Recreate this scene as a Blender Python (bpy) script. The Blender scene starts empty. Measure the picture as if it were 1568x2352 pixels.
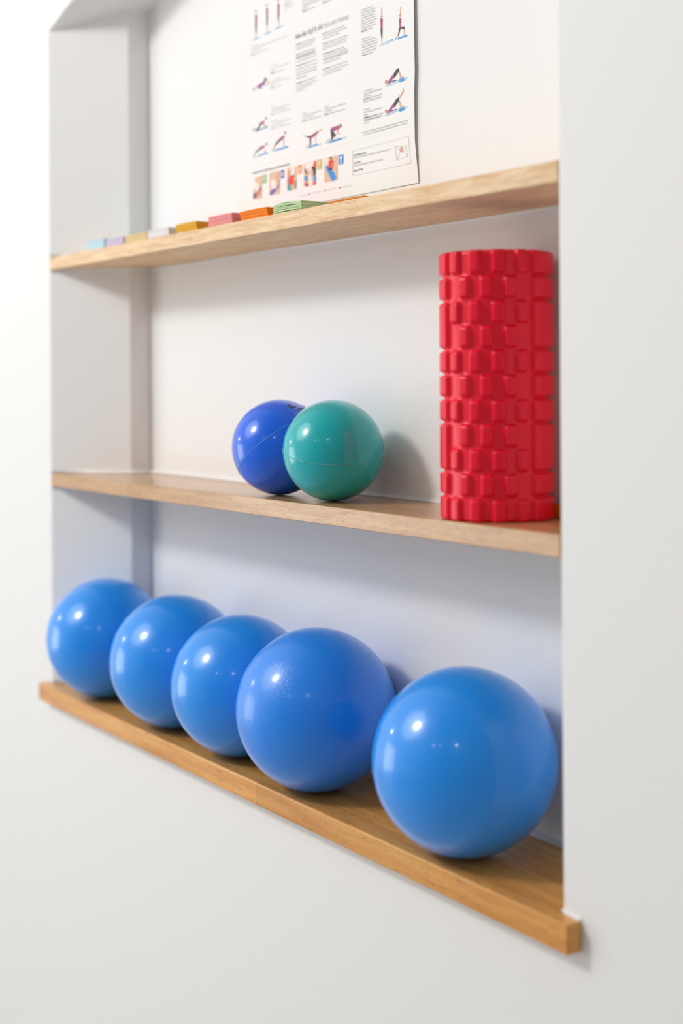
import bpy, bmesh, math, random
from mathutils import Vector, Matrix

# ---------------------------------------------------------------- camera
S = bpy.context.scene
C = S.collection
cam_d = bpy.data.cameras.new('camera')
cam = bpy.data.objects.new('camera', cam_d)
C.objects.link(cam)
cam.matrix_world = (Matrix.Translation((2.6718, -1.0897, 0.5977)) @ Matrix.Rotation(0.98170, 4, 'Z')
                    @ Matrix.Rotation(math.pi / 2, 4, 'X') @ Matrix.Rotation(-0.0067, 4, 'Z'))
cam_d.sensor_fit = 'VERTICAL'
cam_d.sensor_height = 36.0
cam_d.lens = 50.0
cam_d.shift_y = -0.1286
cam_d.clip_start = 0.01
cam_d.dof.use_dof = True
cam_d.dof.focus_distance = 2.03
cam_d.dof.aperture_fstop = 1.9
S.camera = cam

# ---------------------------------------------------------------- world, lights, exposure
S.view_settings.view_transform = 'Standard'
S.view_settings.look = 'None'
S.view_settings.gamma = 1.0
S.view_settings.use_curve_mapping = False
S.view_settings.exposure = 0.12
w = bpy.data.worlds.new('room_light')
S.world = w
w.use_nodes = True
# the rest of the room: bright towards the windows on the left, dim behind the photographer
nt = w.node_tree
tcw = nt.nodes.new('ShaderNodeTexCoord')
dp = nt.nodes.new('ShaderNodeVectorMath'); dp.operation = 'DOT_PRODUCT'
dp.inputs[1].default_value = Vector((-0.86, -0.30, 0.12)).normalized()
nt.links.new(tcw.outputs['Generated'], dp.inputs[0])
rw = nt.nodes.new('ShaderNodeValToRGB')
rw.color_ramp.interpolation = 'EASE'
rw.color_ramp.elements[0].position = 0.0; rw.color_ramp.elements[0].color = (0.30, 0.297, 0.292, 1)
rw.color_ramp.elements[1].position = 0.85; rw.color_ramp.elements[1].color = (0.86, 0.85, 0.835, 1)
nt.links.new(dp.outputs['Value'], rw.inputs[0])
nt.links.new(rw.outputs[0], nt.nodes['Background'].inputs[0])
nt.nodes['Background'].inputs[1].default_value = 0.86


def area(name, loc, target, size, power, color=(1, 1, 1), sy=None):
    d = bpy.data.lights.new(name, 'AREA')
    d.shape = 'RECTANGLE' if sy else 'DISK'
    d.size = size
    if sy:
        d.size_y = sy
    d.energy = power
    d.color = color
    o = bpy.data.objects.new(name, d)
    C.objects.link(o)
    o.location = loc
    o.rotation_euler = (Vector(target) - Vector(loc)).to_track_quat('-Z', 'Y').to_euler()
    return o


area('ceiling_lamp_light', (-0.25, -2.65, 2.48), (0.7, 0, 0.4), 0.60, 40, (1, 0.98, 0.955))
area('ceiling_glow_light', (-0.85, -2.75, 2.62), (0.7, 0, 0.4), 2.3, 26, (1, 0.985, 0.965))
area('wall_lamp_light', (-2.1, -1.70, 1.05), (0.7, 0, 0.4), 0.16, 3, (1, 0.98, 0.95))
area('window_light', (-3.4, -3.4, -0.2), (0.4, 0, -0.1), 2.0, 34, (0.98, 0.99, 1.0), 2.0)
for i, (x, y, z, p) in enumerate([(3.6, -2.7, 2.4, 2.5), (1.9, -3.9, 2.2, 1.2), (2.5, -3.6, 2.3, 0.5)]):
    area('spot_light', (x, y, z), (0.4, 0, 0.3), 0.11, p, (1, 0.975, 0.94))

# ---------------------------------------------------------------- helpers
W, D, A, B = 1.4805, 0.152, 0.1398, 0.1097   # niche width, depth, end of the splay (x, y)


def lin(r, g, b):
    f = lambda c: (c / 255 / 12.92) if c <= 10.31 else ((c / 255 + 0.055) / 1.055) ** 2.4
    return (f(r), f(g), f(b), 1)


def mat(name, col, rough=0.5, spec=0.5, coat=0.0, coat_rough=0.05, sss=0.0):
    m = bpy.data.materials.new(name)
    m.use_nodes = True
    b = m.node_tree.nodes['Principled BSDF']
    b.inputs['Base Color'].default_value = col
    b.inputs['Roughness'].default_value = rough
    b.inputs['Specular IOR Level'].default_value = spec
    b.inputs['Coat Weight'].default_value = coat
    b.inputs['Coat Roughness'].default_value = coat_rough
    if sss:
        b.inputs['Subsurface Weight'].default_value = sss
        b.inputs['Subsurface Scale'].default_value = 0.01
    return m


def nd(m, typ, **kw):
    n = m.node_tree.nodes.new(typ)
    for k, v in kw.items():
        if k.startswith('_'):
            setattr(n, k[1:], v)
        else:
            n.inputs[k.replace('_', ' ')].default_value = v
    return n


def lk(m, a, b):
    m.node_tree.links.new(a, b)


def noise_bump(m, scale, strength, dist=0.001, detail=3, map_scale=(1, 1, 1)):
    tc = nd(m, 'ShaderNodeTexCoord')
    mp = nd(m, 'ShaderNodeMapping', Scale=map_scale)
    nz = nd(m, 'ShaderNodeTexNoise', Scale=scale, Detail=detail)
    bp = nd(m, 'ShaderNodeBump', Strength=strength, Distance=dist)
    lk(m, tc.outputs['Object'], mp.inputs[0])
    lk(m, mp.outputs[0], nz.inputs['Vector'])
    lk(m, nz.outputs['Fac'], bp.inputs['Height'])
    lk(m, bp.outputs[0], m.node_tree.nodes['Principled BSDF'].inputs['Normal'])
    return m


def link(name, me, m=None, parent=None):
    o = bpy.data.objects.new(name, me)
    C.objects.link(o)
    if m is not None:
        for k in (m if isinstance(m, (list, tuple)) else [m]):
            me.materials.append(k)
    if parent is not None:
        o.parent = parent
    return o


def from_bm(name, bm, m=None, parent=None, smooth=False):
    me = bpy.data.meshes.new(name)
    bm.normal_update()
    bm.to_mesh(me)
    bm.free()
    if smooth:
        me.polygons.foreach_set('use_smooth', [True] * len(me.polygons))
    return link(name, me, m, parent)


def tag(o, label=None, cat=None, group=None, kind=None):
    if label: o['label'] = label
    if cat: o['category'] = cat
    if group: o['group'] = group
    if kind: o['kind'] = kind
    return o


def bevel(o, width, seg=3, angle=30):
    b = o.modifiers.new('bevel', 'BEVEL')
    b.width = width
    b.segments = seg
    b.limit_method = 'ANGLE'
    b.angle_limit = math.radians(angle)
    b.harden_normals = False
    o.data.polygons.foreach_set('use_smooth', [True] * len(o.data.polygons))
    wn = o.modifiers.new('wn', 'WEIGHTED_NORMAL')
    wn.keep_sharp = False
    return o


def prism(bm, pts, z0, z1, f0=None, f1=None, shear=0.0):
    """vertical prism over outline pts; shear lifts z along x"""
    sh = lambda x: shear * (x - 0.75)
    lo = [bm.verts.new((x, y, z0 + sh(x))) for x, y in pts]
    hi = [bm.verts.new((x, y, z1 + (f1 if f1 is not None else shear) * (x - 0.75))) for x, y in pts]
    n = len(pts)
    bm.faces.new(list(reversed(lo)))
    bm.faces.new(hi)
    for i in range(n):
        bm.faces.new((lo[i], lo[(i + 1) % n], hi[(i + 1) % n], hi[i]))


def box(bm, x0, x1, y0, y1, z0, z1):
    prism(bm, [(x0, y0), (x1, y0), (x1, y1), (x0, y1)], z0, z1)


def tube(bm, pts, r, seg=8):
    rings = []
    pts = [Vector(p) for p in pts]
    for i, p in enumerate(pts):
        t = (pts[min(i + 1, len(pts) - 1)] - pts[max(i - 1, 0)]).normalized()
        a = t.orthogonal().normalized() if abs(t.z) > 0.9 else Vector((0, 0, 1)).cross(t).normalized()
        b = t.cross(a)
        rings.append([bm.verts.new(p + r * (math.cos(k * 2 * math.pi / seg) * a + math.sin(k * 2 * math.pi / seg) * b)) for k in range(seg)])
    for a, b in zip(rings, rings[1:]):
        for k in range(seg):
            bm.faces.new((a[k], a[(k + 1) % seg], b[(k + 1) % seg], b[k]))
    bm.faces.new(rings[0]); bm.faces.new(list(reversed(rings[-1])))

# ---------------------------------------------------------------- setting materials
plaster = mat('white_plaster', (0.86, 0.86, 0.858, 1), 0.62, 0.35)
noise_bump(plaster, 90, 0.12, 0.002, 4)
caulk = mat('white_caulk', (0.92, 0.915, 0.90, 1), 0.35, 0.5)
floor_m = mat('grey_floor', (0.50, 0.485, 0.465, 1), 0.5)
noise_bump(floor_m, 30, 0.1)


def wood(name, light, dark, pore, rough, coat, seed, stave=None, scale=1.0, bumpd=0.0006, grain=(3.5, 70, 70), relief=0.3, pores=1.0):
    m = mat(name, light, rough, 0.3, coat, 0.12)
    P = m.node_tree.nodes['Principled BSDF']
    tc = nd(m, 'ShaderNodeTexCoord')
    mp = nd(m, 'ShaderNodeMapping', Location=(seed, seed * 1.7, seed * 0.3), Scale=(1, 1, 1))
    lk(m, tc.outputs['Object'], mp.inputs[0])
    # slow warp so that the figure wanders
    wz = nd(m, 'ShaderNodeTexNoise', Scale=3.5 * scale, Detail=2)
    lk(m, mp.outputs[0], wz.inputs['Vector'])
    wsub = nd(m, 'ShaderNodeVectorMath', _operation='SUBTRACT')
    wsub.inputs[1].default_value = (0.5, 0.5, 0.5)
    lk(m, wz.outputs['Color'], wsub.inputs[0])
    wmul = nd(m, 'ShaderNodeVectorMath', _operation='MULTIPLY')
    wmul.inputs[1].default_value = (0.0, 0.03, 0.03)
    lk(m, wsub.outputs[0], wmul.inputs[0])
    wadd = nd(m, 'ShaderNodeVectorMath', _operation='ADD')
    lk(m, mp.outputs[0], wadd.inputs[0]); lk(m, wmul.outputs[0], wadd.inputs[1])
    s1 = nd(m, 'ShaderNodeMapping', Scale=grain)
    lk(m, wadd.outputs[0], s1.inputs[0])
    g = nd(m, 'ShaderNodeTexNoise', Scale=1.0 * scale, Detail=6, Roughness=0.62)
    lk(m, s1.outputs[0], g.inputs['Vector'])
    r1 = nd(m, 'ShaderNodeValToRGB')
    r1.color_ramp.elements[0].position = 0.32; r1.color_ramp.elements[0].color = dark
    r1.color_ramp.elements[1].position = 0.66; r1.color_ramp.elements[1].color = light
    lk(m, g.outputs['Fac'], r1.inputs[0])
    # short dark pores
    s2 = nd(m, 'ShaderNodeMapping', Scale=(60, 620, 620))
    lk(m, wadd.outputs[0], s2.inputs[0])
    pz = nd(m, 'ShaderNodeTexNoise', Scale=1.0 * scale, Detail=1.5)
    lk(m, s2.outputs[0], pz.inputs['Vector'])
    r2 = nd(m, 'ShaderNodeValToRGB')
    r2.color_ramp.elements[0].position = 0.58; r2.color_ramp.elements[0].color = (0, 0, 0, 1)
    r2.color_ramp.elements[1].position = 0.72; r2.color_ramp.elements[1].color = (1, 1, 1, 1)
    lk(m, pz.outputs['Fac'], r2.inputs[0])
    big = nd(m, 'ShaderNodeTexNoise', Scale=9.0, Detail=1)
    lk(m, mp.outputs[0], big.inputs['Vector'])
    pm = nd(m, 'ShaderNodeMath', _operation='MULTIPLY')
    pk = nd(m, 'ShaderNodeMath', _operation='MULTIPLY'); pk.inputs[1].default_value = pores
    lk(m, r2.outputs[0], pk.inputs[0])
    lk(m, pk.outputs[0], pm.inputs[0]); lk(m, big.outputs['Fac'], pm.inputs[1])
    mix = nd(m, 'ShaderNodeMix', _data_type='RGBA')
    mix.inputs[7].default_value = pore
    lk(m, pm.outputs[0], mix.inputs[0]); lk(m, r1.outputs[0], mix.inputs[6])
    last = mix.outputs[2]
    if stave:
        sx = nd(m, 'ShaderNodeSeparateXYZ'); lk(m, tc.outputs['Object'], sx.inputs[0])
        br = nd(m, 'ShaderNodeTexBrick', Scale=1.0, Mortar_Size=0.0006, Mortar_Smooth=0.3, Bias=0.0, Brick_Width=stave[0], Row_Height=stave[1])
        br.inputs['Color1'].default_value = (1, 1, 1, 1); br.inputs['Color2'].default_value = (0.8, 0.78, 0.75, 1)
        br.inputs['Mortar'].default_value = (0.55, 0.5, 0.42, 1)
        cb = nd(m, 'ShaderNodeCombineXYZ')
        lk(m, sx.outputs[0], cb.inputs[0]); lk(m, sx.outputs[1], cb.inputs[1])
        lk(m, cb.outputs[0], br.inputs['Vector'])
        mm = nd(m, 'ShaderNodeMix', _data_type='RGBA', _blend_type='MULTIPLY')
        mm.inputs[0].default_value = 0.8
        lk(m, last, mm.inputs[6]); lk(m, br.outputs['Color'], mm.inputs[7])
        last = mm.outputs[2]
    lk(m, last, P.inputs['Base Color'])
    bp = nd(m, 'ShaderNodeBump', Strength=0.55, Distance=bumpd)
    bp.invert = True
    lk(m, pm.outputs[0], bp.inputs['Height'])
    bp2 = nd(m, 'ShaderNodeBump', Strength=relief, Distance=bumpd)
    lk(m, g.outputs['Fac'], bp2.inputs['Height']); lk(m, bp.outputs[0], bp2.inputs['Normal'])
    lk(m, bp2.outputs[0], P.inputs['Normal'])
    return m


oak_top = wood('pale_oak', lin(250, 222, 184), lin(220, 178, 134), lin(140, 105, 78), 0.55, 0.0, 3.1, bumpd=0.0016, grain=(13, 170, 170), relief=0.75, pores=0.45)
oak_mid = wood('warm_oak', lin(208, 166, 118), lin(184, 138, 90), lin(140, 98, 62), 0.32, 0.5, 7.7, grain=(7, 110, 110), relief=0.45, pores=1.0)
oak_ledge = wood('honey_oak', lin(238, 176, 92), lin(210, 138, 58), lin(140, 86, 36), 0.33, 0.35, 12.4, stave=(0.42, 0.06))

# ---------------------------------------------------------------- the wall with its niche
X0, X1, Z0, Z1 = -3.2, 4.2, -1.0, 2.35
soff = lambda x, y: 1.294 + 0.30 * min(x, 0.55) - 0.10 * y


def wall_front():
    bm = bmesh.new()
    V = lambda x, y, z: bm.verts.new((x, y, z))
    zt = -0.030   # the opening ends inside the ledge
    a = V(0, 0, zt); b = V(W, 0, zt); c = V(W, 0, soff(W, 0)); d = V(0.55, 0, soff(0.55, 0)); e = V(0, 0, soff(0, 0))
    o1 = V(X0, 0, Z0); o2 = V(X1, 0, Z0); o3 = V(X1, 0, Z1); o4 = V(X0, 0, Z1)
    l1 = V(X0, 0, zt); l2 = V(X1, 0, zt); l3 = V(X0, 0, soff(0, 0)); l4 = V(X1, 0, soff(W, 0))
    u1 = V(0, 0, Z0); u2 = V(W, 0, Z0); t1 = V(0, 0, Z1); t2 = V(W, 0, Z1); t3 = V(0.55, 0, Z1)
    F = bm.faces.new
    F((o1, u1, a, l1)); F((u1, u2, b, a)); F((u2, o2, l2, b))
    F((l1, a, e, l3)); F((b, l2, l4, c))
    F((l3, e, t1, o4)); F((e, d, t3, t1)); F((d, c, t2, t3)); F((c, l4, o3, t2))
    # reveals, welded to the opening
    ja = V(A, B, zt); je = V(A, B, soff(A, B)); ka = V(A, D + .01, zt); ke = V(A, D + .01, soff(A, D + .01))
    F((a, ja, je, e)); F((ja, ka, ke, je))
    rb = V(W, D + .01, zt); rc = V(W, D + .01, soff(W, D)); dd = V(0.55, D + .01, soff(0.55, D + .01))
    F((rb, b, c, rc))
    F((e, je, ke, dd, d)); F((d, dd, rc, c))
    F((a, b, rb, ka, ja))
    bmesh.ops.recalc_face_normals(bm, faces=bm.faces)
    o = from_bm('wall_front', bm, plaster)
    bv = o.modifiers.new('bevel', 'BEVEL'); bv.width = 0.0035; bv.segments = 3; bv.limit_method = 'ANGLE'; bv.angle_limit = math.radians(25)
    return tag(o, 'smooth white plaster wall around the shelved niche', None, None, 'structure')


wall_front()
bm = bmesh.new(); box(bm, A - .03, W + .03, D, D + .05, -.1, 1.75)
tag(from_bm('wall_back', bm, plaster), 'white back wall of the niche', None, None, 'structure')
bm = bmesh.new(); box(bm, X0, X1, -4.5, 0.3, Z0 - .05, Z0)
tag(from_bm('floor', bm, floor_m), 'floor below the frame', None, None, 'structure')

# ---------------------------------------------------------------- shelves
inner = [(0.0015, 0.0005), (W - .001, 0.0005), (W - .001, D - .0005), (A + .001, D - .0005), (A + .001, B + .001)]
ZM0, ZM1, TM = 0.394, 0.4202, 0.0037
ZT0, ZT1, TT = 0.8201, 0.8447, -0.0010
ZLB, TB = -0.0341, -0.0015


def shelf(name, outline, z0, z1, sh, m, label, bv):
    bm = bmesh.new(); prism(bm, outline, z0, z1, shear=sh)
    o = from_bm(name, bm, m)
    bevel(o, bv, 3, 50)
    return tag(o, label, 'shelf')


shelf('wooden_shelf', inner, ZT0, ZT1, TT, oak_top, 'pale oak shelf at the top, carrying coloured paper pads and the poster', 0.0012)
shelf('wooden_shelf', inner, ZM0, ZM1, TM, oak_mid, 'middle oak shelf carrying the red roller and two small balls', 0.0012)
ledge = [(-.0178, -.0223), (W + .0317, -.0223), (W + .0317, -.0005), (W - .001, -.0005), (W - .001, D - .0005), (A + .001, D - .0005), (A + .001, B), (0.002, -.0005), (-.0178, -.0005)]
shelf('wooden_shelf', ledge, ZLB, 0.0, TB, oak_ledge, 'honey brown bottom shelf with a projecting front edge under five blue balls', 0.0028)

# caulk beads where wood meets plaster
n = 0
for z, sh, dz in ((ZT0, TT, -.002), (ZM1, TM, .002), (ZM0, TM, -.002), (0.0, TB, .002), (ZT1, TT, .002)):
    n += 1
    bm = bmesh.new()
    f = lambda x, y: (x, y, z + dz + sh * (x - .75))
    s = -1 if dz < 0 else 1
    tube(bm, [f(0.004, 0.002), f(A * .5, B * .5 + .000), f(A + .000, B - .001), f(A + .0015, B + .004), f(A + .0015, D - .006), f(A + .006, D - .001), f(W * .5, D - .001), f(W - .002, D - .001)], 0.0046 if dz > 0 else 0.0032)
    tag(from_bm('trim_%d' % n, bm, caulk, smooth=True), 'thin white caulk bead along a shelf edge', None, None, 'structure')
bm = bmesh.new()
tube(bm, [(W - .0006, 0.010, .0005), (W - .0002, 0.002, .0005), (W + .006, -.0003, .0003), (W + .03, -.0001, -.0005)], 0.0026)
tube(bm, [(-.016, -.0006, .002), (-.004, -.0006, .002), (.004, .003, .002)], 0.003)
tag(from_bm('trim_6', bm, plaster, smooth=True), 'white caulk bead at the ends of the bottom shelf', None, None, 'structure')
PRINT = [('pale:0',[4066,2220,4404,2232,4410,2204,4072,2197]),
('blue:0',[4236,2231,4413,2239,4413,2204,4236,2199]),
('skin:0',[4113,2775,4129,2776,4144,2768,4143,2652,4127,2651,4112,2659]),
('skin:0',[4106,2319,4123,2321,4140,2313,4141,2218,4128,2216,4116,2222]),
('dark:0',[4088,2457,4118,2460,4149,2445,4139,2313,4123,2312,4108,2319]),
('mag:0',[4085,2611,4120,2614,4156,2596,4149,2445,4122,2443,4094,2456]),
('hair:0',[4152,2631,4146,2622,4132,2619,4115,2623,4101,2632,4096,2643,4101,2651,4115,2654,4133,2650,4146,2641]),
('skin:0',[4112,2211,4105,2217,4107,2222,4157,2220,4164,2214,4161,2208]),
('pale:1',[4449,2223,4806,2220,4806,2198,4455,2199]),
('blue:1',[4554,2223,4797,2226,4803,2197,4560,2197]),
('skin:1',[4617,2664,4631,2664,4644,2657,4637,2550,4623,2549,4610,2556]),
('hair:1',[4644,2529,4639,2521,4625,2518,4609,2522,4596,2530,4591,2541,4596,2549,4609,2552,4626,2548,4639,2540]),
('skin:1',[4700,2320,4712,2322,4726,2316,4737,2235,4727,2234,4716,2238]),
('skin:1',[4560,2263,4574,2257,4578,2247,4477,2216,4466,2221,4463,2228]),
('dark:1',[4583,2361,4609,2359,4630,2345,4602,2295,4583,2296,4567,2307]),
('dark:1',[4567,2307,4587,2306,4602,2295,4578,2245,4565,2245,4555,2252]),
('dark:1',[4618,2332,4597,2349,4601,2365,4706,2362,4724,2348,4720,2334]),
('dark:1',[4690,2352,4713,2355,4736,2344,4735,2314,4716,2312,4697,2321]),
('mag:1',[4587,2503,4617,2505,4647,2490,4642,2351,4618,2349,4595,2360]),
('skin:2',[272,2183,242,2196,238,2214,434,2248,463,2234,468,2216]),
('pale:2',[636,2206,624,2215,627,2223,766,2219,778,2210,775,2202]),
('blue:2',[591,2185,578,2174,544,2172,501,2179,467,2193,454,2209,468,2220,502,2222,544,2214,578,2200]),
('mag:2',[474,2206,429,2230,428,2258,609,2276,653,2253,655,2226]),
('dark:2',[661,2234,626,2238,602,2256,675,2341,710,2336,734,2318]),
('skin:2',[696,2332,709,2337,729,2333,811,2213,797,2207,778,2212]),
('pale:3',[231,3049,221,3056,222,3062,544,3063,553,3057,552,3051]),
('blue:3',[339,3052,322,3063,324,3074,448,3071,462,3062,460,3053]),
('skin:3',[372,3165,386,3165,399,3159,398,3088,387,3087,375,3092]),
('dark:3',[359,3325,388,3326,416,3313,399,3159,386,3159,372,3165]),
('mag:3',[361,3478,394,3479,426,3463,416,3313,387,3312,359,3325]),
('hair:4',[413,3523,408,3513,393,3510,376,3513,362,3523,357,3536,362,3546,376,3550,394,3546,408,3536]),
('pale:5',[627,3069,617,3075,618,3081,913,3086,922,3080,921,3074]),
('blue:5',[723,3068,706,3079,707,3091,838,3090,852,3081,850,3072]),
('skin:6',[748,3214,761,3215,774,3209,778,3109,768,3108,756,3113]),
('dark:6',[734,3345,761,3346,789,3333,774,3209,761,3208,748,3214]),
('mag:6',[730,3506,761,3507,793,3492,789,3333,761,3332,734,3345]),
('hair:7',[782,3549,777,3539,763,3535,746,3539,732,3549,727,3561,733,3571,746,3575,764,3571,777,3561]),
('pale:8',[994,3087,985,3093,986,3099,1291,3105,1300,3099,1299,3093]),
('blue:8',[1078,3088,1062,3099,1065,3110,1209,3106,1222,3097,1220,3088]),
('skin:9',[1118,3219,1130,3221,1143,3215,1160,3128,1150,3127,1138,3131]),
('dark:9',[1105,3344,1132,3345,1159,3332,1143,3215,1130,3214,1118,3220]),
('mag:9',[1109,3499,1140,3499,1170,3484,1159,3332,1132,3331,1105,3344]),
('hair:10',[1153,3541,1147,3531,1134,3527,1117,3531,1104,3541,1099,3553,1104,3563,1118,3566,1134,3563,1148,3553]),
('pale:11',[4213,1590,4718,1612,4783,1606,4794,1578,4629,1575,4213,1567]),
('teal:11',[4213,1590,4406,1589,4406,1568,4211,1566]),
('blue:11',[4580,1610,4685,1630,4723,1575,4725,1561,4590,1556]),
('dark:11',[4375,1606,4366,1613,4369,1621,4504,1616,4513,1609,4510,1601]),
('skin:11',[4323,1588,4313,1598,4319,1607,4494,1587,4501,1580,4497,1574]),
('hair:11',[4269,1623,4262,1607,4242,1600,4218,1604,4199,1618,4192,1637,4200,1653,4219,1660,4243,1655,4262,1641]),
('skin:11',[4276,1613,4272,1604,4260,1600,4246,1602,4235,1610,4231,1621,4235,1631,4247,1635,4261,1632,4272,1624]),
('mag:11',[4424,1711,4457,1655,4384,1639,4321,1574,4264,1594,4305,1653]),
('dark:11',[4570,1779,4589,1733,4555,1712,4452,1650,4424,1711,4498,1763]),
('skin:11',[4564,1717,4595,1722,4641,1642,4679,1609,4662,1599,4607,1612]),
('pale:12',[4208,1152,4713,1182,4778,1178,4789,1151,4624,1145,4208,1129]),
('teal:12',[4208,1152,4401,1154,4401,1133,4205,1128]),
('blue:12',[4575,1179,4680,1201,4718,1146,4720,1132,4585,1125]),
('dark:12',[4370,1171,4361,1178,4365,1186,4499,1184,4508,1176,4505,1169]),
('skin:12',[4318,1152,4308,1162,4314,1171,4489,1155,4496,1147,4492,1141]),
('hair:12',[4264,1186,4257,1170,4237,1163,4213,1167,4194,1180,4187,1199,4194,1215,4214,1222,4238,1218,4257,1205]),
('skin:12',[4271,1177,4267,1167,4255,1163,4241,1165,4230,1173,4226,1184,4230,1193,4241,1198,4256,1195,4267,1187]),
('mag:12',[4419,1277,4452,1222,4379,1204,4316,1138,4259,1157,4300,1217]),
('skin:12',[4571,1327,4602,1330,4699,1397,4692,1473,4671,1418,4566,1354]),
('dark:12',[4565,1347,4584,1302,4550,1280,4447,1216,4419,1277,4493,1330]),
('skin:12',[4559,1285,4590,1291,4636,1211,4674,1179,4658,1169,4602,1181]),
('pale:13',[266,1467,253,1476,257,1485,393,1483,406,1474,402,1465]),
('blue:13',[391,1471,375,1482,379,1493,755,1498,771,1488,767,1477]),
('skin:13',[253,1504,233,1523,247,1539,383,1525,403,1505,388,1489]),
('dark:13',[477,1567,507,1563,525,1548,426,1464,396,1468,378,1483]),
('mag:13',[525,1549,484,1567,478,1591,614,1618,654,1601,661,1576]),
('hair:13',[737,1638,730,1625,713,1619,692,1622,676,1633,669,1649,676,1662,693,1668,714,1665,730,1654]),
('skin:13',[628,1594,638,1595,647,1590,637,1530,626,1530,617,1534]),
('skin:13',[723,1512,715,1503,693,1501,666,1505,645,1514,636,1525,645,1533,667,1535,693,1531,715,1522]),
('pale:14',[273,1025,261,1032,264,1040,460,1047,472,1040,470,1032]),
('blue:14',[447,1030,431,1040,434,1051,749,1060,765,1050,761,1039]),
('skin:14',[270,1040,251,1044,242,1053,341,1115,360,1111,370,1101]),
('dark:14',[368,1102,348,1109,343,1121,485,1167,514,1156,522,1139]),
('mag:14',[515,1135,477,1154,477,1178,618,1195,655,1176,655,1153]),
('hair:15',[743,1198,736,1185,719,1178,699,1181,682,1192,676,1208,682,1221,699,1228,720,1225,737,1214]),
('skin:14',[715,1080,707,1071,685,1068,658,1072,637,1081,628,1091,637,1100,659,1102,685,1099,707,1090]),
('blue:16',[941,1043,921,1057,927,1071,1404,1076,1422,1063,1417,1049]),
('pale:16',[914,1048,902,1056,906,1065,1036,1063,1048,1054,1043,1045]),
('skin:16',[925,1062,906,1065,896,1075,979,1142,998,1139,1008,1130]),
('dark:16',[1010,1129,987,1135,978,1148,1122,1223,1158,1214,1171,1194]),
('mag:16',[1166,1187,1125,1201,1114,1225,1261,1270,1301,1256,1312,1232]),
('hair:16',[1361,1300,1354,1286,1337,1279,1315,1282,1298,1294,1292,1310,1299,1325,1316,1332,1337,1329,1354,1317]),
('skin:16',[1271,1242,1282,1242,1292,1238,1279,1084,1268,1083,1258,1087]),
('pale:17',[1963,950,1951,959,1954,968,2430,973,2442,964,2438,955]),
('blue:17',[2064,949,2046,962,2050,976,2310,984,2328,971,2324,957]),
('skin:17',[1880,1169,1878,1177,1888,1182,2002,1147,2004,1139,1994,1135]),
('dark:17',[1992,1130,1983,1144,1996,1153,2117,1134,2129,1115,2111,1103]),
('dark:17',[2077,1118,2103,1121,2129,1110,2118,987,2101,985,2084,992]),
('skin:17',[1982,992,1974,1000,1980,1006,2100,993,2108,985,2102,979]),
('mag:17',[2136,1096,2098,1112,2091,1136,2250,1174,2288,1157,2294,1133]),
('hair:17',[2339,1164,2332,1152,2315,1146,2293,1149,2276,1160,2270,1175,2277,1187,2294,1193,2315,1190,2332,1179]),
('skin:17',[2332,1161,2317,1168,2315,1177,2453,1202,2462,1198,2463,1192]),
('skin:17',[2247,1139,2254,1141,2262,1138,2277,990,2270,989,2262,992]),
('pale:18',[2556,948,2540,960,2545,972,3123,976,3138,965,3133,953]),
('blue:18',[2674,939,2652,955,2657,972,2988,981,3010,965,3004,948]),
('skin:18',[2598,982,2585,991,2588,1000,2713,1005,2726,996,2723,986]),
('dark:18',[2695,1159,2736,1164,2778,1147,2764,984,2743,981,2722,989]),
('dark:18',[2722,1098,2740,1115,2779,1113,2850,1043,2835,1029,2803,1031]),
('dark:18',[2811,1053,2839,1040,2843,1022,2794,1014,2772,1024,2768,1039]),
('mag:18',[2772,1112,2724,1143,2731,1178,2921,1183,2958,1158,2953,1131]),
('hair:18',[3019,1163,3011,1145,2990,1137,2965,1141,2945,1155,2937,1175,2945,1192,2966,1201,2991,1197,3011,1182]),
('skin:18',[2902,1130,2918,1130,2930,1122,2892,1060,2879,1060,2869,1067]),
('skin:18',[2880,1057,2875,1064,2881,1070,2987,1049,2991,1043,2986,1039]),
('bg:19',[338,683,558,687,553,305,254,311,256,450]),
('white:19',[458,514,439,472,390,451,329,458,280,491,262,537,281,579,331,600,391,593,440,560]),
('violet:19',[265,399,457,440,543,516,543,467,407,334,259,319]),
('skinp:19',[383,411,543,455,529,370,358,327]),
('tgreen:20',[577,691,710,693,708,552,580,549]),
('white:20',[611,666,683,667,682,598,610,597]),
('tgreen:20',[630,654,664,655,663,613,629,612]),
('bg:21',[810,699,1152,699,1147,312,805,317]),
('white:21',[1028,484,1010,436,965,410,909,416,865,453,848,505,866,553,912,579,967,572,1011,536]),
('violet2:21',[813,323,830,385,961,419,1050,390,936,324]),
('violet2:21',[1122,533,1145,542,1125,424,1054,383,1031,410,1102,451]),
('skinp:21',[1070,648,1117,667,1104,559,1057,553]),
('violet2:22',[1182,695,1286,697,1285,562,1180,560]),
('white:22',[1216,660,1251,661,1257,595,1211,595]),
('bg:23',[1383,699,1678,703,1673,330,1378,328]),
('white:23',[1497,703,1633,703,1608,558,1518,581]),
('tealp:23',[1386,561,1406,337,1542,327,1471,407,1426,508]),
('red:23',[1607,475,1589,426,1541,401,1482,408,1435,445,1417,497,1436,546,1484,571,1543,564,1590,527]),
('greyp:23',[1607,451,1670,479,1673,336,1606,344]),
('skinp:23',[1405,643,1462,659,1472,551,1415,510]),
('darkp:23',[1563,563,1609,581,1608,522,1567,539]),
('orange:24',[1718,710,1838,712,1832,565,1716,566]),
('white:24',[1744,636,1778,673,1811,639,1811,627]),
('white:24',[1739,601,1815,601,1815,585,1739,585]),
('bg:25',[1905,721,2271,718,2266,331,1900,333]),
('white:25',[1918,714,2206,711,2162,629,2074,559,2138,469,2158,332,2060,338,2051,456,1987,605]),
('red:25',[2217,718,2266,718,2265,593,2194,619]),
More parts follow.
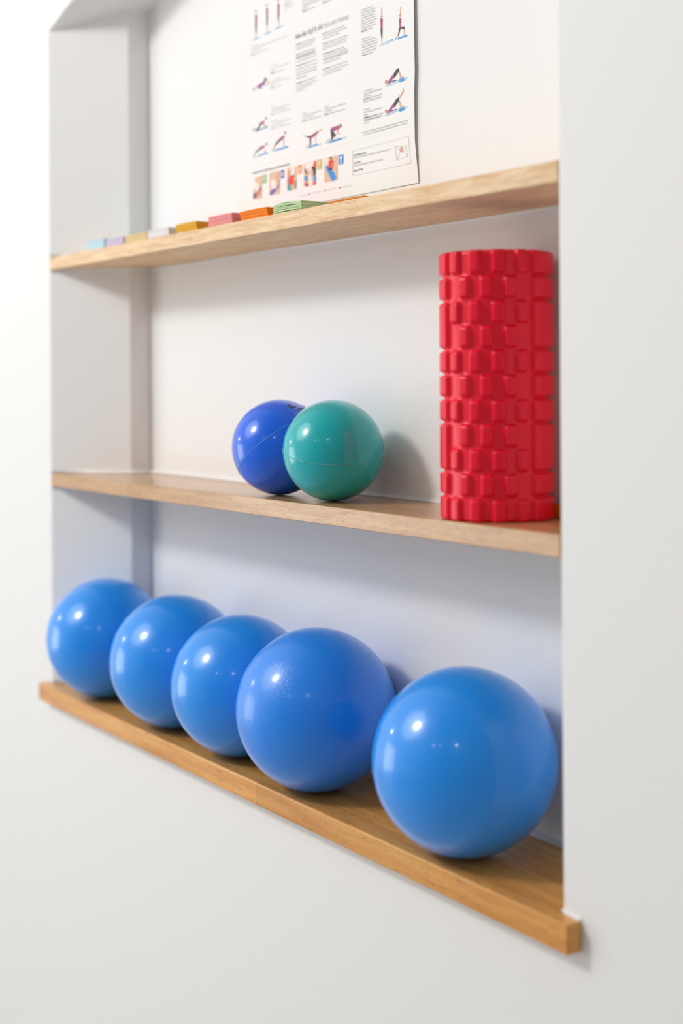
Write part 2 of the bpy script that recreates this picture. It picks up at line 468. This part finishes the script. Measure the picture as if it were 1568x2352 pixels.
('navy:25',[2136,630,2194,637,2265,587,2258,536,2235,434,2192,451,2183,557]),
('navy:25',[1913,632,1965,608,2004,544,1975,536,1932,588]),
('sky:25',[2038,458,2026,430,1995,416,1957,421,1926,442,1915,473,1927,500,1958,514,1996,510,2026,488]),
('red:25',[1919,413,1962,385,2028,400,2006,356,1922,348]),
('navy:25',[1979,333,2038,334,2039,380,1984,370]),
('sky:25',[2271,424,2263,392,2241,374,2214,377,2193,400,2185,434,2194,466,2216,483,2242,480,2264,457]),
('red:25',[2180,371,2256,385,2262,332,2184,333]),
('skinp:25',[1997,545,2042,621,2064,613,2041,504]),
('red:25',[2008,532,2063,548,2040,481]),
('tan:26',[2292,723,2442,718,2440,565,2295,568]),
('tan2:26',[2411,661,2403,643,2381,634,2355,637,2334,652,2326,672,2334,690,2356,699,2382,695,2403,681]),
('tan2:26',[2329,605,2406,605,2406,589,2329,589]),
('bg:27',[2520,721,2891,717,2886,337,2515,336]),
('white:27',[2531,720,2631,718,2609,606,2546,603]),
('skinp:27',[2714,661,2807,615,2785,504,2723,500,2629,546,2651,578]),
('mat:27',[2546,574,2609,600,2712,513,2795,468,2866,380,2845,337,2731,333]),
('red:27',[2662,662,2746,678,2793,634,2745,606,2738,521,2630,567]),
('navy:27',[2630,567,2702,531,2744,549,2744,509,2681,505,2640,528]),
('darkp:27',[2738,695,2732,683,2717,678,2699,680,2685,690,2679,702,2685,714,2700,719,2718,717,2732,707]),
('sky2:28',[2926,713,3060,711,3058,565,2924,568]),
('white:28',[2952,686,3027,688,3027,648,3002,646,3014,610,2977,610,2978,649]),
('white:28',[2949,593,3034,592,3034,582,2948,583]),
('sky2:29',[2043,211,2078,212,2078,191,2043,190]),
('greyp:30',[2510,213,2537,213,2537,190,2509,188]),
('red:31',[2932,213,2964,214,2964,186,2931,186]),
('line:32',[3323,725,3320,727,3321,729,4809,734,4811,732,4810,731]),
('line:32',[4807,733,4810,733,4813,732,4840,339,4838,338,4835,339]),
('line:32',[4837,341,4839,339,4838,337,3320,335,3318,336,3319,338]),
('line:32',[3323,336,3320,336,3316,337,3318,728,3322,728,3325,727]),
('line:33',[4456,632,4455,634,4456,636,4741,608,4742,606,4741,604]),
('line:33',[4738,606,4741,607,4744,606,4769,447,4766,446,4763,447]),
('line:33',[4765,449,4767,447,4767,446,4490,425,4488,426,4488,428]),
('line:33',[4492,426,4490,426,4486,427,4453,634,4456,635,4459,634]),
('line:33',[4454,633,4455,634,4458,635,4632,524,4631,522,4628,521]),
('line:33',[4632,521,4629,522,4627,524,4738,608,4742,607,4743,605]),
('line:33',[4579,543,4582,542,4585,541,4492,425,4489,426,4487,428]),
('line:33',[4668,541,4669,542,4672,542,4768,448,4767,446,4763,447]),
('faint:34',[152,871,150,872,151,873,3221,874,3223,873,3222,872]),
('faint:35',[3222,872,3221,873,3221,874,4938,876,4939,875,4938,874])]
ROWS = [(1336,3492,1546,0,13,1),(1335,3453,1537,0,13,1),(1334,3411,1579,1422,13,1),(1334,3372,1588,0,13,1),(1333,3331,1413,0,13,1),(1889,3354,2075,0,14,0),(1889,3308,2240,0,14,0),(1888,3268,2421,0,14,0),(1888,3227,2065,0,14,0),(1887,3185,2280,2005,14,0),(2487,3237,2757,0,14,0),(2487,3190,2808,2600,14,0),(225,2941,489,0,14,1),(224,2898,1404,0,14,1),(224,2855,563,0,14,1),(223,2802,802,318,14,1),(1682,2689,2253,1819,14,0),(1681,2650,2281,0,14,0),(1681,2609,2202,0,14,0),(1687,2525,2240,1783,14,0),(1686,2489,2266,0,14,0),(1686,2449,2279,0,14,0),(2487,2703,3122,2610,14,0),(2487,2661,3171,0,14,0),(2486,2619,2959,0,14,0),(2492,2539,3213,2621,14,0),(2491,2497,3173,0,14,0),(2491,2457,3162,0,14,0),(2496,2373,3099,2798,14,0),(2496,2333,3179,0,14,0),(2495,2294,3204,0,14,0),(1682,2471,2255,0,14,0),(1681,2402,2289,0,14,0),(1680,2334,2306,2009,14,0),(1679,2275,2306,0,14,0),(1679,2222,2323,0,14,0),(1678,2177,2304,0,14,0),(1677,2128,2018,0,14,0),(1688,2048,2285,1871,14,0),(1687,1999,2302,0,14,0),(1686,1960,2159,0,14,0),(1686,1921,1943,0,14,0),(2501,2270,3198,0,14,0),(2500,2228,2980,0,14,0),(2499,2133,3196,2672,14,0),(2498,2086,3212,0,14,0),(2498,2044,3028,0,14,0),(3583,2834,3879,0,15,0),(3582,2794,3953,0,15,0),(3582,2752,3962,0,15,0),(3581,2710,3930,0,15,0),(3581,2670,3977,0,15,0),(3580,2628,3992,0,15,0),(3580,2592,3945,0,15,0),(3579,2551,3960,0,15,0),(3579,2509,3875,3707,15,0),(3593,2388,3817,0,15,0),(3593,2347,3942,0,15,0),(3592,2305,3998,0,15,0),(3592,2264,3997,0,15,0),(3591,2223,3987,0,15,0),(3591,2181,3971,0,15,0),(3591,2141,3877,3712,15,0),(865,2492,1086,0,13,1),(864,2436,1486,0,13,1),(864,2402,1008,0,13,1),(863,2361,1296,980,13,1),(861,2235,1199,0,13,1),(861,2194,1471,0,13,1),(860,2160,1005,0,13,1),(860,2120,1216,958,13,1),(3631,1584,3874,0,16,0),(3630,1543,4103,0,16,0),(3630,1506,3835,0,16,0),(3629,1463,4117,3748,16,0),(3629,1424,4124,0,16,0),(3631,1302,3779,0,16,0),(3631,1261,4119,0,16,0),(3630,1222,3749,0,16,0),(3630,1178,4121,3742,16,0),(3629,1142,4121,0,16,0),(884,1792,1025,0,13,1),(884,1749,1486,0,13,1),(883,1713,1349,0,13,1),(882,1670,1485,953,13,1),(881,1555,1069,0,13,1),(880,1512,1483,0,13,1),(880,1469,1277,0,13,1),(879,1427,1494,950,13,1),(1866,1529,1976,0,13,0),(1866,1487,2429,0,13,0),(1865,1447,2225,0,13,0),(1865,1402,2445,1964,13,0),(2526,1530,2658,0,14,0),(2525,1486,3143,0,14,0),(2525,1447,2755,0,14,0),(2524,1404,3108,2650,14,0),(3632,1179,3939,3745,16,0),(3631,1136,4037,0,16,0),(3631,1096,3770,0,16,0),(3553,963,4793,0,15,0),(3622,924,4792,0,15,0),(3347,643,3688,3688,17,0),(3346,605,4334,0,17,0),(3345,523,3518,3518,17,0),(3345,481,4125,0,17,0),(3344,401,3603,3603,17,0),(227,751,1468,1468,20,1),(1721,198,1971,0,11,1),(2102,202,2424,0,11,1),(2552,200,2853,0,11,1),(2987,195,3269,0,11,1),(1676,2794,1998,0,50,0),(2038,2798,2480,0,60,1)]

# ---------------------------------------------------------------- balls
def vinyl(name, col, rough, coat, coat_rough, bump=None, spec=0.5, sss=0.15):
    m = mat(name, col, rough, spec, coat, coat_rough, sss)
    m.node_tree.nodes['Principled BSDF'].inputs['Subsurface Radius'].default_value = (0.1, 0.5, 1.0)
    m.node_tree.nodes['Principled BSDF'].inputs['Subsurface Scale'].default_value = 0.05
    if bump:
        noise_bump(m, bump[0], bump[1], bump[2], 2)
    return m


def sphere_mesh(r, squash=0.0):
    bm = bmesh.new()
    bmesh.ops.create_icosphere(bm, subdivisions=6, radius=r)
    for v in bm.verts:     # the soft ball flattens a little where it rests
        lim = -r * (1 - squash)
        if v.co.z < lim:
            v.co.z = lim
    return bm


def ball(name, x, y, r, zbase, m, label, cat, group, squash=0.004):
    e = bpy.data.objects.new(name, None)
    C.objects.link(e)
    e.empty_display_size = 0.02
    e.location = (x, y, zbase)
    tag(e, label, cat, group)
    s = from_bm('ball_body', sphere_mesh(r, squash), m, e, True)
    s.location = (0, 0, r * (1 - squash) + 0.0002)
    return e, s


def frame(n):
    n = Vector(n).normalized()
    a = n.orthogonal().normalized()
    return n, a, n.cross(a)


def ring(bm, n, R, r, off=0.0, seg=160, sec=8):
    n, a, b = frame(n)
    rs = []
    for i in range(seg):
        t = i * 2 * math.pi / seg
        d = a * math.cos(t) + b * math.sin(t)
        c = d * R + n * off
        rs.append([bm.verts.new(c + r * (math.cos(k * 2 * math.pi / sec) * d + math.sin(k * 2 * math.pi / sec) * n)) for k in range(sec)])
    for i in range(seg):
        p, q = rs[i], rs[(i + 1) % seg]
        for k in range(sec):
            bm.faces.new((p[k], p[(k + 1) % sec], q[(k + 1) % sec], q[k]))


BLUE = (0.0, 0.31, 1.0, 1)
m_smooth = vinyl('sky_blue_vinyl', BLUE, 0.30, 0.6, 0.10, (320, 0.03, 0.0004))
m_grain = vinyl('grained_blue_vinyl', (0.0, 0.27, 1.0, 1), 0.32, 0.6, 0.17, (620, 0.6, 0.0008))
m_valve = mat('blue_plug', (0.01, 0.12, 0.55, 1), 0.4)
BALLS = [
    (0.178, 0.036, 0.1120, m_smooth, 'blue exercise ball at the far left end of the bottom shelf'),
    (0.464, 0.037, 0.1138, m_smooth, 'blue exercise ball, second from the left end of the bottom shelf'),
    (0.690, 0.037, 0.1118, m_smooth, 'blue exercise ball in the middle of the row of five'),
    (0.9193, 0.033, 0.1178, m_grain, 'blue exercise ball with a grainy textured skin, beside the largest ball'),
    (1.264, 0.034, 0.1175, m_smooth, 'largest looking blue exercise ball, nearest, cut off by the right wall edge'),
]
for x, y, r, m, lab in BALLS:
    y = min(y, D - r - .0006)
    e, s = ball('exercise_ball', x, y, r, TB * (x - .75), m, lab, 'ball', 'blue exercise balls on the bottom shelf')
    bm = bmesh.new()       # air plug on the hidden side
    d = Vector((0.35, 0.80, -0.45)).normalized()
    tube(bm, [d * (r - .002), d * (r + .0006)], 0.006, 20)
    p = from_bm('plug', bm, m_valve, e)
    p.location = s.location

m_navy = vinyl('deep_blue_vinyl', (0.0, 0.14, 0.90, 1), 0.24, 0.6, 0.05, None, 0.4, 0.0)
m_teal = vinyl('teal_vinyl', (0.0, 0.48, 0.52, 1), 0.24, 0.6, 0.05, None, 0.4, 0.0)
m_seam_b = mat('blue_seam', (0.06, 0.28, 0.9, 1), 0.25)
m_seam_t = mat('teal_seam', (0.08, 0.45, 0.46, 1), 0.25)
m_ink = mat('black_ink', (0.012, 0.012, 0.02, 1), 0.4)
RS = 0.0742
for x, y, m, ms, nrm, lab, nm in (
        (0.780, 0.058, m_navy, m_seam_b, (0.558, 0.278, -0.779), 'small glossy dark blue ball with black print, half behind the teal ball', 'toning_ball'),
        (0.932, 0.0575, m_teal, m_seam_t, (0.214, -0.102, 0.970), 'small glossy teal ball with a seam around its middle', 'toning_ball')):
    e, s = ball(nm, x, y, RS, ZM1 + TM * (x - .75), m, lab, 'ball', None, 0.002)
    bm = bmesh.new(); ring(bm, nrm, RS - .0002, .0008)
    q = from_bm('seam', bm, ms, e, True); q.location = s.location
    if m is m_navy:
        bm = bmesh.new()

        def arc(pts, w):
            P = [Vector(p).normalized() for p in pts]
            dn = []
            for a, b in zip(P, P[1:]):
                for k in range(6):
                    dn.append(a.lerp(b, k / 6).normalized())
            dn.append(P[-1])
            last = None
            for i, p in enumerate(dn):
                t = (dn[min(i + 1, len(dn) - 1)] - dn[max(i - 1, 0)]).normalized()
                sd = p.cross(t).normalized() * w / 2
                ww = sd * (0.4 + 0.6 * math.sin(math.pi * (i + .5) / len(dn)) ** .5)
                cur = [bm.verts.new((p * RS + ww).normalized() * (RS + .00025)), bm.verts.new((p * RS - ww).normalized() * (RS + .00025))]
                if last:
                    bm.faces.new((last[0], last[1], cur[1], cur[0]))
                last = cur
        arc([(0.4161, -0.0339, 0.9087), (0.50, -0.045, 0.865), (0.545, -0.009, 0.838), (0.511, 0.0965, 0.854)], 0.0042)
        arc([(0.400, 0.330, 0.860), (0.3502, 0.357, 0.866), (0.300, 0.47, 0.835)], 0.004)
        arc([(0.617, 0.061, 0.784), (0.560, 0.16, 0.812), (0.50, 0.27, 0.823)], 0.003)
        arc([(0.417, -0.118, 0.901), (0.567, -0.064, 0.821), (0.651, 0.019, 0.759)], 0.0012)
        arc([(0.651, 0.019, 0.759), (0.600, 0.12, 0.79), (0.54, 0.25, 0.80)], 0.0012)
        q = from_bm('printed_logo', bm, m_ink, e); q.location = s.location
        q['label'] = 'black curved printed marks'

# ---------------------------------------------------------------- foam roller
m_foam = mat('red_foam', (0.90, 0.0, 0.028, 1), 0.32, 0.4, 0.08, 0.35)
m_foam.node_tree.nodes['Principled BSDF'].inputs['Sheen Weight'].default_value = 0.0
noise_bump(m_foam, 900, 0.06, 0.0003)
m_core = mat('black_plastic_core', (0.01, 0.01, 0.012, 1), 0.4)
RX, RY, RR, RH = 1.2835, 0.0742, 0.0722, 0.334
roll = bpy.data.objects.new('foam_roller', None); C.objects.link(roll)
roll.location = (RX, RY, ZM1 + TM * (RX - .75) + .0003)
tag(roll, 'upright red foam roller with raised block tread, at the right end of the middle shelf', 'foam roller')
VIEW = math.atan2(-1.0897 - RY, 2.6718 - RX)       # direction that the seam side of the tread faces


def ss(t):
    t = max(0.0, min(1.0, t)); return t * t * (3 - 2 * t)


def bump_fn(v, lo, hi, e):
    return ss((v - lo) / e + .5) * ss((hi - v) / e + .5)


PITCH = RH / 11.0


def tread(phi, z):
    """phi in degrees, positive to the right as seen from the room; z from the top"""
    phi = (phi + 180) % 360 - 180
    row = min(10, int(z / PITCH)); f = z / PITCH - row
    h = 0.0
    # long bands with notches
    for lo, hi in ((40, 86), (-106, -60), (150, 196), (-210, -164)):
        b = bump_fn(phi, lo, hi, 4.0)
        if b > 0:
            notch = 1.0
            for k in range(1, 11):
                if k in (3, 8):
                    continue
                dz = abs(z - k * PITCH)
                notch = min(notch, ss((dz - .0006) / .0034))
            h = max(h, b * notch)
    # small blocks, offset every other row
    inband = (36 < phi < 90) or (-110 < phi < -56) or phi > 146 or phi < -160
    if not inband:
        odd = row % 2 == 0
        c0 = 2.5 if odd else 15.0
        cc = c0 + 25.0 * round((phi - c0) / 25.0)
        if abs(cc - 40) > 7 and abs(cc + 60) > 9:
            mid = 0.5 * PITCH; hz = 0.0127
            zc = z - row * PITCH - mid
            if row == 0 and zc < 0: zc = 0
            if row == 10 and zc > 0: zc = 0
            ra = 0.0038
            qx = max(0, abs(math.radians(phi - cc)) * RR - 0.0080 + ra); qz = max(0, abs(zc) - hz + ra)
            bx = ss(0.5 - (math.hypot(qx, qz) - ra) / 0.0046); bz = 1.0
            h = max(h, bx * bz)
    return h


bm = bmesh.new()
NP, NZ = 320, 190
rows = []
for j in range(NZ + 1):
    z = RH * j / NZ
    edge = min(z, RH - z)
    rnd = 0.0035 * (1 - math.sqrt(max(0, 1 - (1 - min(1, edge / .0035)) ** 2)))
    rr = []
    for i in range(NP):
        phi = 360.0 * i / NP
        a = VIEW + math.radians(phi)
        r = RR - 0.0062 * (1 - tread(phi, z)) - rnd
        rr.append(bm.verts.new((r * math.cos(a), r * math.sin(a), RH - z)))
    rows.append(rr)
for j in range(NZ):
    p, q = rows[j], rows[j + 1]
    for i in range(NP):
        k = (i + 1) % NP
        bm.faces.new((p[i], q[i], q[k], p[k]))
RI = 0.0475
for rr, zz in ((rows[0], RH), (rows[-1], 0.0)):
    inn = [bm.verts.new((RI * math.cos(VIEW + 2 * math.pi * i / NP), RI * math.sin(VIEW + 2 * math.pi * i / NP), zz)) for i in range(NP)]
    for i in range(NP):
        k = (i + 1) % NP
        bm.faces.new((rr[i], rr[k], inn[k], inn[i]))
bmesh.ops.recalc_face_normals(bm, faces=bm.faces)
from_bm('foam_sleeve', bm, m_foam, roll, True)['label'] = 'red grooved foam'
bm = bmesh.new()
prof = [(RI - .0002, .001), (RI - .0002, RH - .001), (RI - .004, RH - .001), (RI - .004, .001)]
rs = [[bm.verts.new((r * math.cos(t * math.pi / 32), r * math.sin(t * math.pi / 32), z)) for r, z in prof] for t in range(64)]
for t in range(64):
    p, q = rs[t], rs[(t + 1) % 64]
    for k in range(4):
        bm.faces.new((p[k], q[k], q[(k + 1) % 4], p[(k + 1) % 4]))
bmesh.ops.recalc_face_normals(bm, faces=bm.faces)
from_bm('inner_tube', bm, m_core, roll)['label'] = 'dark hollow core'

# small block at the back, beside the roller
zb = ZM1 + TM * (1.36 - .75)
bm = bmesh.new(); box(bm, 1.332, 1.412, 0.126, D - .0008, zb + .0003, zb + .0172)
o = from_bm('wooden_block', bm, mat('mustard_paint', lin(205, 130, 20), 0.45))
bevel(o, 0.0012, 2)
tag(o, 'small mustard block against the back wall, just right of the red roller', 'block')

# ---------------------------------------------------------------- paper pads on the top shelf
PADS = [
    ('pale blue', 0.1499, 0.2313, 0.0190, lin(205, 238, 250), 'pad'),
    ('lavender', 0.2390, 0.3143, 0.0152, lin(222, 212, 242), 'pad'),
    ('cream yellow', 0.3235, 0.4105, 0.0155, lin(238, 216, 160), 'pad'),
    ('white', 0.4140, 0.4944, 0.0158, lin(248, 247, 250), 'pad'),
    ('mustard yellow', 0.5243, 0.5967, 0.0168, lin(235, 178, 40), 'fan'),
    ('pink', 0.6371, 0.7145, 0.0183, lin(250, 160, 160), 'pad'),
    ('bright orange', 0.7407, 0.8228, 0.0163, lin(255, 138, 5), 'fan'),
    ('soft green', 0.8407, 0.9192, 0.0160, lin(200, 226, 178), 'curl'),
]
WHERE = ['at the far left end of the top shelf', 'between the pale blue and the cream pads', 'between the lavender and the white pads',
         'between the cream and the mustard pads', 'left of the pink pad', 'between the mustard and the orange pads',
         'left of the curled green pad', 'with curling top sheets, in front of the poster']
rnd = random.Random(4)


def pad(name, x0, x1, y0, y1, zb, h, col, style, layers):
    m = mat(name + '_paper', col, 0.65, 0.3)
    b = m.node_tree.nodes['Principled BSDF']
    # thin darker lines between the sheets
    tc = nd(m, 'ShaderNodeTexCoord'); mp = nd(m, 'ShaderNodeMapping', Scale=(2, 2, 900))
    nz = nd(m, 'ShaderNodeTexNoise', Scale=1.0, Detail=2)
    rp = nd(m, 'ShaderNodeValToRGB')
    rp.color_ramp.elements[0].position = 0.35; rp.color_ramp.elements[0].color = tuple(c * .78 for c in col[:3]) + (1,)
    rp.color_ramp.elements[1].position = 0.6; rp.color_ramp.elements[1].color = col
    lk(m, tc.outputs['Object'], mp.inputs[0]); lk(m, mp.outputs[0], nz.inputs['Vector'])
    lk(m, nz.outputs['Fac'], rp.inputs[0]); lk(m, rp.outputs[0], b.inputs['Base Color'])
    bm = bmesh.new()
    z = zb
    for k in range(layers):
        t = h / layers
        dx = rnd.uniform(-.0007, .0007); dy = rnd.uniform(-.0006, .0006)
        if style == 'fan':
            dx -= 0.0075 * (k / layers) - .0035
        NX = 12
        gap = 0.00012
        top_f = []
        cols_ = []
        for i in range(NX + 1):
            u = i / NX
            lift = 0.0
            if style == 'curl':
                lift = 0.0032 * (k / layers) ** 2 * math.sin(math.pi * min(1, u * 1.15)) - .0005 * k / layers
                if k in (2, 6):
                    lift += 0.0009 * math.sin(math.pi * u)
            else:
                lift = 0.0007 * (k / layers) * math.sin(math.pi * u)
            x = x0 + dx + (x1 - x0) * u
            cols_.append([bm.verts.new((x, y0 + dy, z + gap + lift)), bm.verts.new((x, y1 + dy, z + gap + lift)),
                          bm.verts.new((x, y1 + dy, z + t - gap + lift)), bm.verts.new((x, y0 + dy, z + t - gap + lift))])
        for p, q in zip(cols_, cols_[1:]):
            for a in range(4):
                bm.faces.new((p[a], p[(a + 1) % 4], q[(a + 1) % 4], q[a]))
        bm.faces.new(list(reversed(cols_[0]))); bm.faces.new(cols_[-1])
        z += t
    bmesh.ops.recalc_face_normals(bm, faces=bm.faces)
    return from_bm('paper_pad', bm, m)


for (nm, x0, x1, h, col, st), wh in zip(PADS, WHERE):
    zb = ZT1 + TT * ((x0 + x1) / 2 - .75) + .0002
    o = pad(nm.replace(' ', '_'), x0, x1, 0.013, 0.118, zb, h, col, st, 9 if st != 'pad' else 12)
    tag(o, '%s stack of paper slips %s' % (nm, wh), 'paper pad', 'coloured paper slips on the top shelf')
zb = ZT1 + TT * .25 + .0002
o = pad('amber', 0.955, 1.045, 0.035, 0.125, zb, 0.0100, lin(240, 150, 60), 'pad', 8)
tag(o, 'orange paper slips barely showing above the shelf edge right of the green stack', 'paper pad', 'coloured paper slips on the top shelf')

# ---------------------------------------------------------------- poster
PX0, PZ0, PX1, PZ1 = 0.5255, 0.8835, 1.0165, 1.262


def sheet_y(x, z):
    u = (x - PX0) / (PX1 - PX0)
    off = 0.0012 + 0.0016 * (0.5 + 0.5 * math.sin(z * 9 + u * 3)) * u
    lift = ss((u - .80) / .20) * (0.0024 + 0.0008 * math.sin((z - .90) * 14))
    lift *= 0.25 + 0.75 * ss((z - .885) / .06)
    return D - off - lift


def edge_x(z):          # the right edge is not quite straight
    pts = [(.88, 1.0213), (.90, 1.0195), (.947, 1.0160), (1.013, 1.0160), (1.0476, 1.0180), (1.08, 1.0172), (1.149, 1.0160), (1.3, 1.0155)]
    for (a, xa), (b, xb) in zip(pts, pts[1:]):
        if z <= b:
            return xa + (xb - xa) * (z - a) / (b - a)
    return pts[-1][1]


poster = bpy.data.objects.new('exercise_poster', None); C.objects.link(poster)
poster.location = (PX0, D - .002, PZ0)
tag(poster, 'white paper exercise poster with small yoga figures, standing on the top shelf against the wall', 'poster')
inv = Matrix.Translation(-poster.location)
bm = bmesh.new()
NX, NZ_ = 120, 90
g = []
for j in range(NZ_ + 1):
    z = PZ0 + (PZ1 - PZ0) * j / NZ_
    ex = edge_x(z)
    g.append([(bm.verts.new((PX0 + (ex - PX0) * i / NX, sheet_y(PX0 + (PX1 - PX0) * i / NX, z), z))) for i in range(NX + 1)])
for j in range(NZ_):
    for i in range(NX):
        bm.faces.new((g[j][i], g[j][i + 1], g[j + 1][i + 1], g[j + 1][i]))
bm.transform(inv)
m_paper = mat('poster_paper', (0.87, 0.87, 0.87, 1), 0.45, 0.4)
noise_bump(m_paper, 14, 0.03, 0.002, 1)
sh = from_bm('paper_sheet', bm, m_paper, poster)
so = sh.modifiers.new('solid', 'SOLIDIFY'); so.thickness = 0.00025; so.offset = 1

COL = {'mag': (176, 80, 140), 'dark': (84, 74, 80), 'skin': (222, 176, 150), 'hair': (172, 138, 105), 'blue': (80, 155, 220), 'pale': (178, 215, 230),
       'teal': (80, 150, 175), 'bg': (226, 190, 160), 'white': (238, 232, 228), 'violet': (105, 85, 135), 'violet2': (110, 100, 190), 'skinp': (215, 150, 120),
       'tgreen': (150, 185, 135), 'tealp': (25, 160, 175), 'red': (228, 75, 55), 'greyp': (150, 145, 145), 'darkp': (45, 42, 45), 'orange': (240, 150, 50),
       'navy': (45, 45, 75), 'sky': (85, 155, 225), 'sky2': (65, 145, 215), 'tan': (215, 190, 125), 'tan2': (226, 208, 160), 'mat': (65, 150, 225),
       'line': (186, 188, 186), 'faint': (218, 218, 216)}
pm = {k: mat('ink_' + k, lin(*c), 0.5, 0.3) for k, c in COL.items()}
keys = list(pm)
groups = {}
for c, pts in PRINT:
    c, g_ = c.split(':')
    groups.setdefault(g_, []).append((c, pts))
lay = 0
for g_, items in groups.items():
    cs = {c for c, _ in items}
    nm = ('printed_photograph' if 'bg' in cs else 'printed_line_drawing' if cs & {'line', 'faint'} else
          'printed_figure' if cs & {'mag', 'hair'} else 'printed_mat' if 'pale' in cs else 'printed_symbol')
    used = sorted(cs)
    bm = bmesh.new()
    for c, pts in items:
        lay += 1
        vs = []
        for i in range(0, len(pts), 2):
            x = .52 + pts[i] * 1e-4; z = .88 + pts[i + 1] * 1e-4
            vs.append(bm.verts.new((x, sheet_y(x, z) - .0004 - lay * 2.5e-6, z)))
        bm.faces.new(vs).material_index = used.index(c)
    bm.transform(inv)
    for f in bm.faces:
        f.normal_update()
        if f.normal.y > 0: f.normal_flip()
    bmesh.ops.triangulate(bm, faces=bm.faces)
    from_bm(nm, bm, [pm[c] for c in used], poster)

# rows of small type, one block of word marks per line
greys = [mat('type_grey', lin(184, 185, 183), .6, .3), mat('type_light', lin(205, 206, 205), .6, .3), mat('type_bold', lin(140, 142, 140), .6, .3), mat('type_orange', lin(225, 95, 50), .6, .3)]
bm = bmesh.new()
rnd = random.Random(11)


def glyph(x0, x1, z0, z1, mi):
    vs = []
    for x, z in ((x0, z0), (x1, z0), (x1, z1), (x0, z1)):
        x = .52 + x * 1e-4; z = .88 + z * 1e-4
        vs.append(bm.verts.new((x, sheet_y(x, z) - .0009, z)))
    bm.faces.new(vs).material_index = mi


for xa, za, xb, xbold, h, gmode in ROWS:
    x = xa
    gap = h * 0.42
    adv = h * 0.62
    while x < xb:
        n = rnd.randint(2, 8)
        for _ in range(n):
            if x >= xb: break
            bold = xbold and x < xbold
            up = rnd.random() < .3
            dn = rnd.random() < .12
            mi = 2 if bold else (1 if gmode else 0)
            wl = adv * (.80 if bold else .58)
            glyph(x, x + wl, za - h * (.35 if dn else 0), za + h * (1.45 if up else 1.0), mi)
            x += adv
        x += gap
bm.transform(inv)
from_bm('printed_type', bm, greys, poster)


def text(body, x, z, size, m, width=None):
    cu = bpy.data.curves.new('type', 'FONT'); cu.body = body; cu.size = size
    t = bpy.data.objects.new('type', cu); C.objects.link(t)
    dg = bpy.context.evaluated_depsgraph_get()
    me = bpy.data.meshes.new_from_object(t.evaluated_get(dg))
    bpy.data.objects.remove(t)
    xs = [v.co.x for v in me.vertices]
    k = (width / (max(xs) - min(xs))) if width else 1
    for v in me.vertices:
        X, Z = x + v.co.x * k, z + v.co.y
        v.co = (X - PX0, sheet_y(X, Z) - .0010 - (D - .002), Z - PZ0)
    o = link('printed_heading', me, m, poster)
    me.materials.clear(); me.materials.append(m)
    return o


text('TOTAL BODY TRAINING', 0.7720, 1.1592, 0.0095, greys[0], 0.071)
text('@', 0.9780, 0.9352, 0.0075, greys[3])
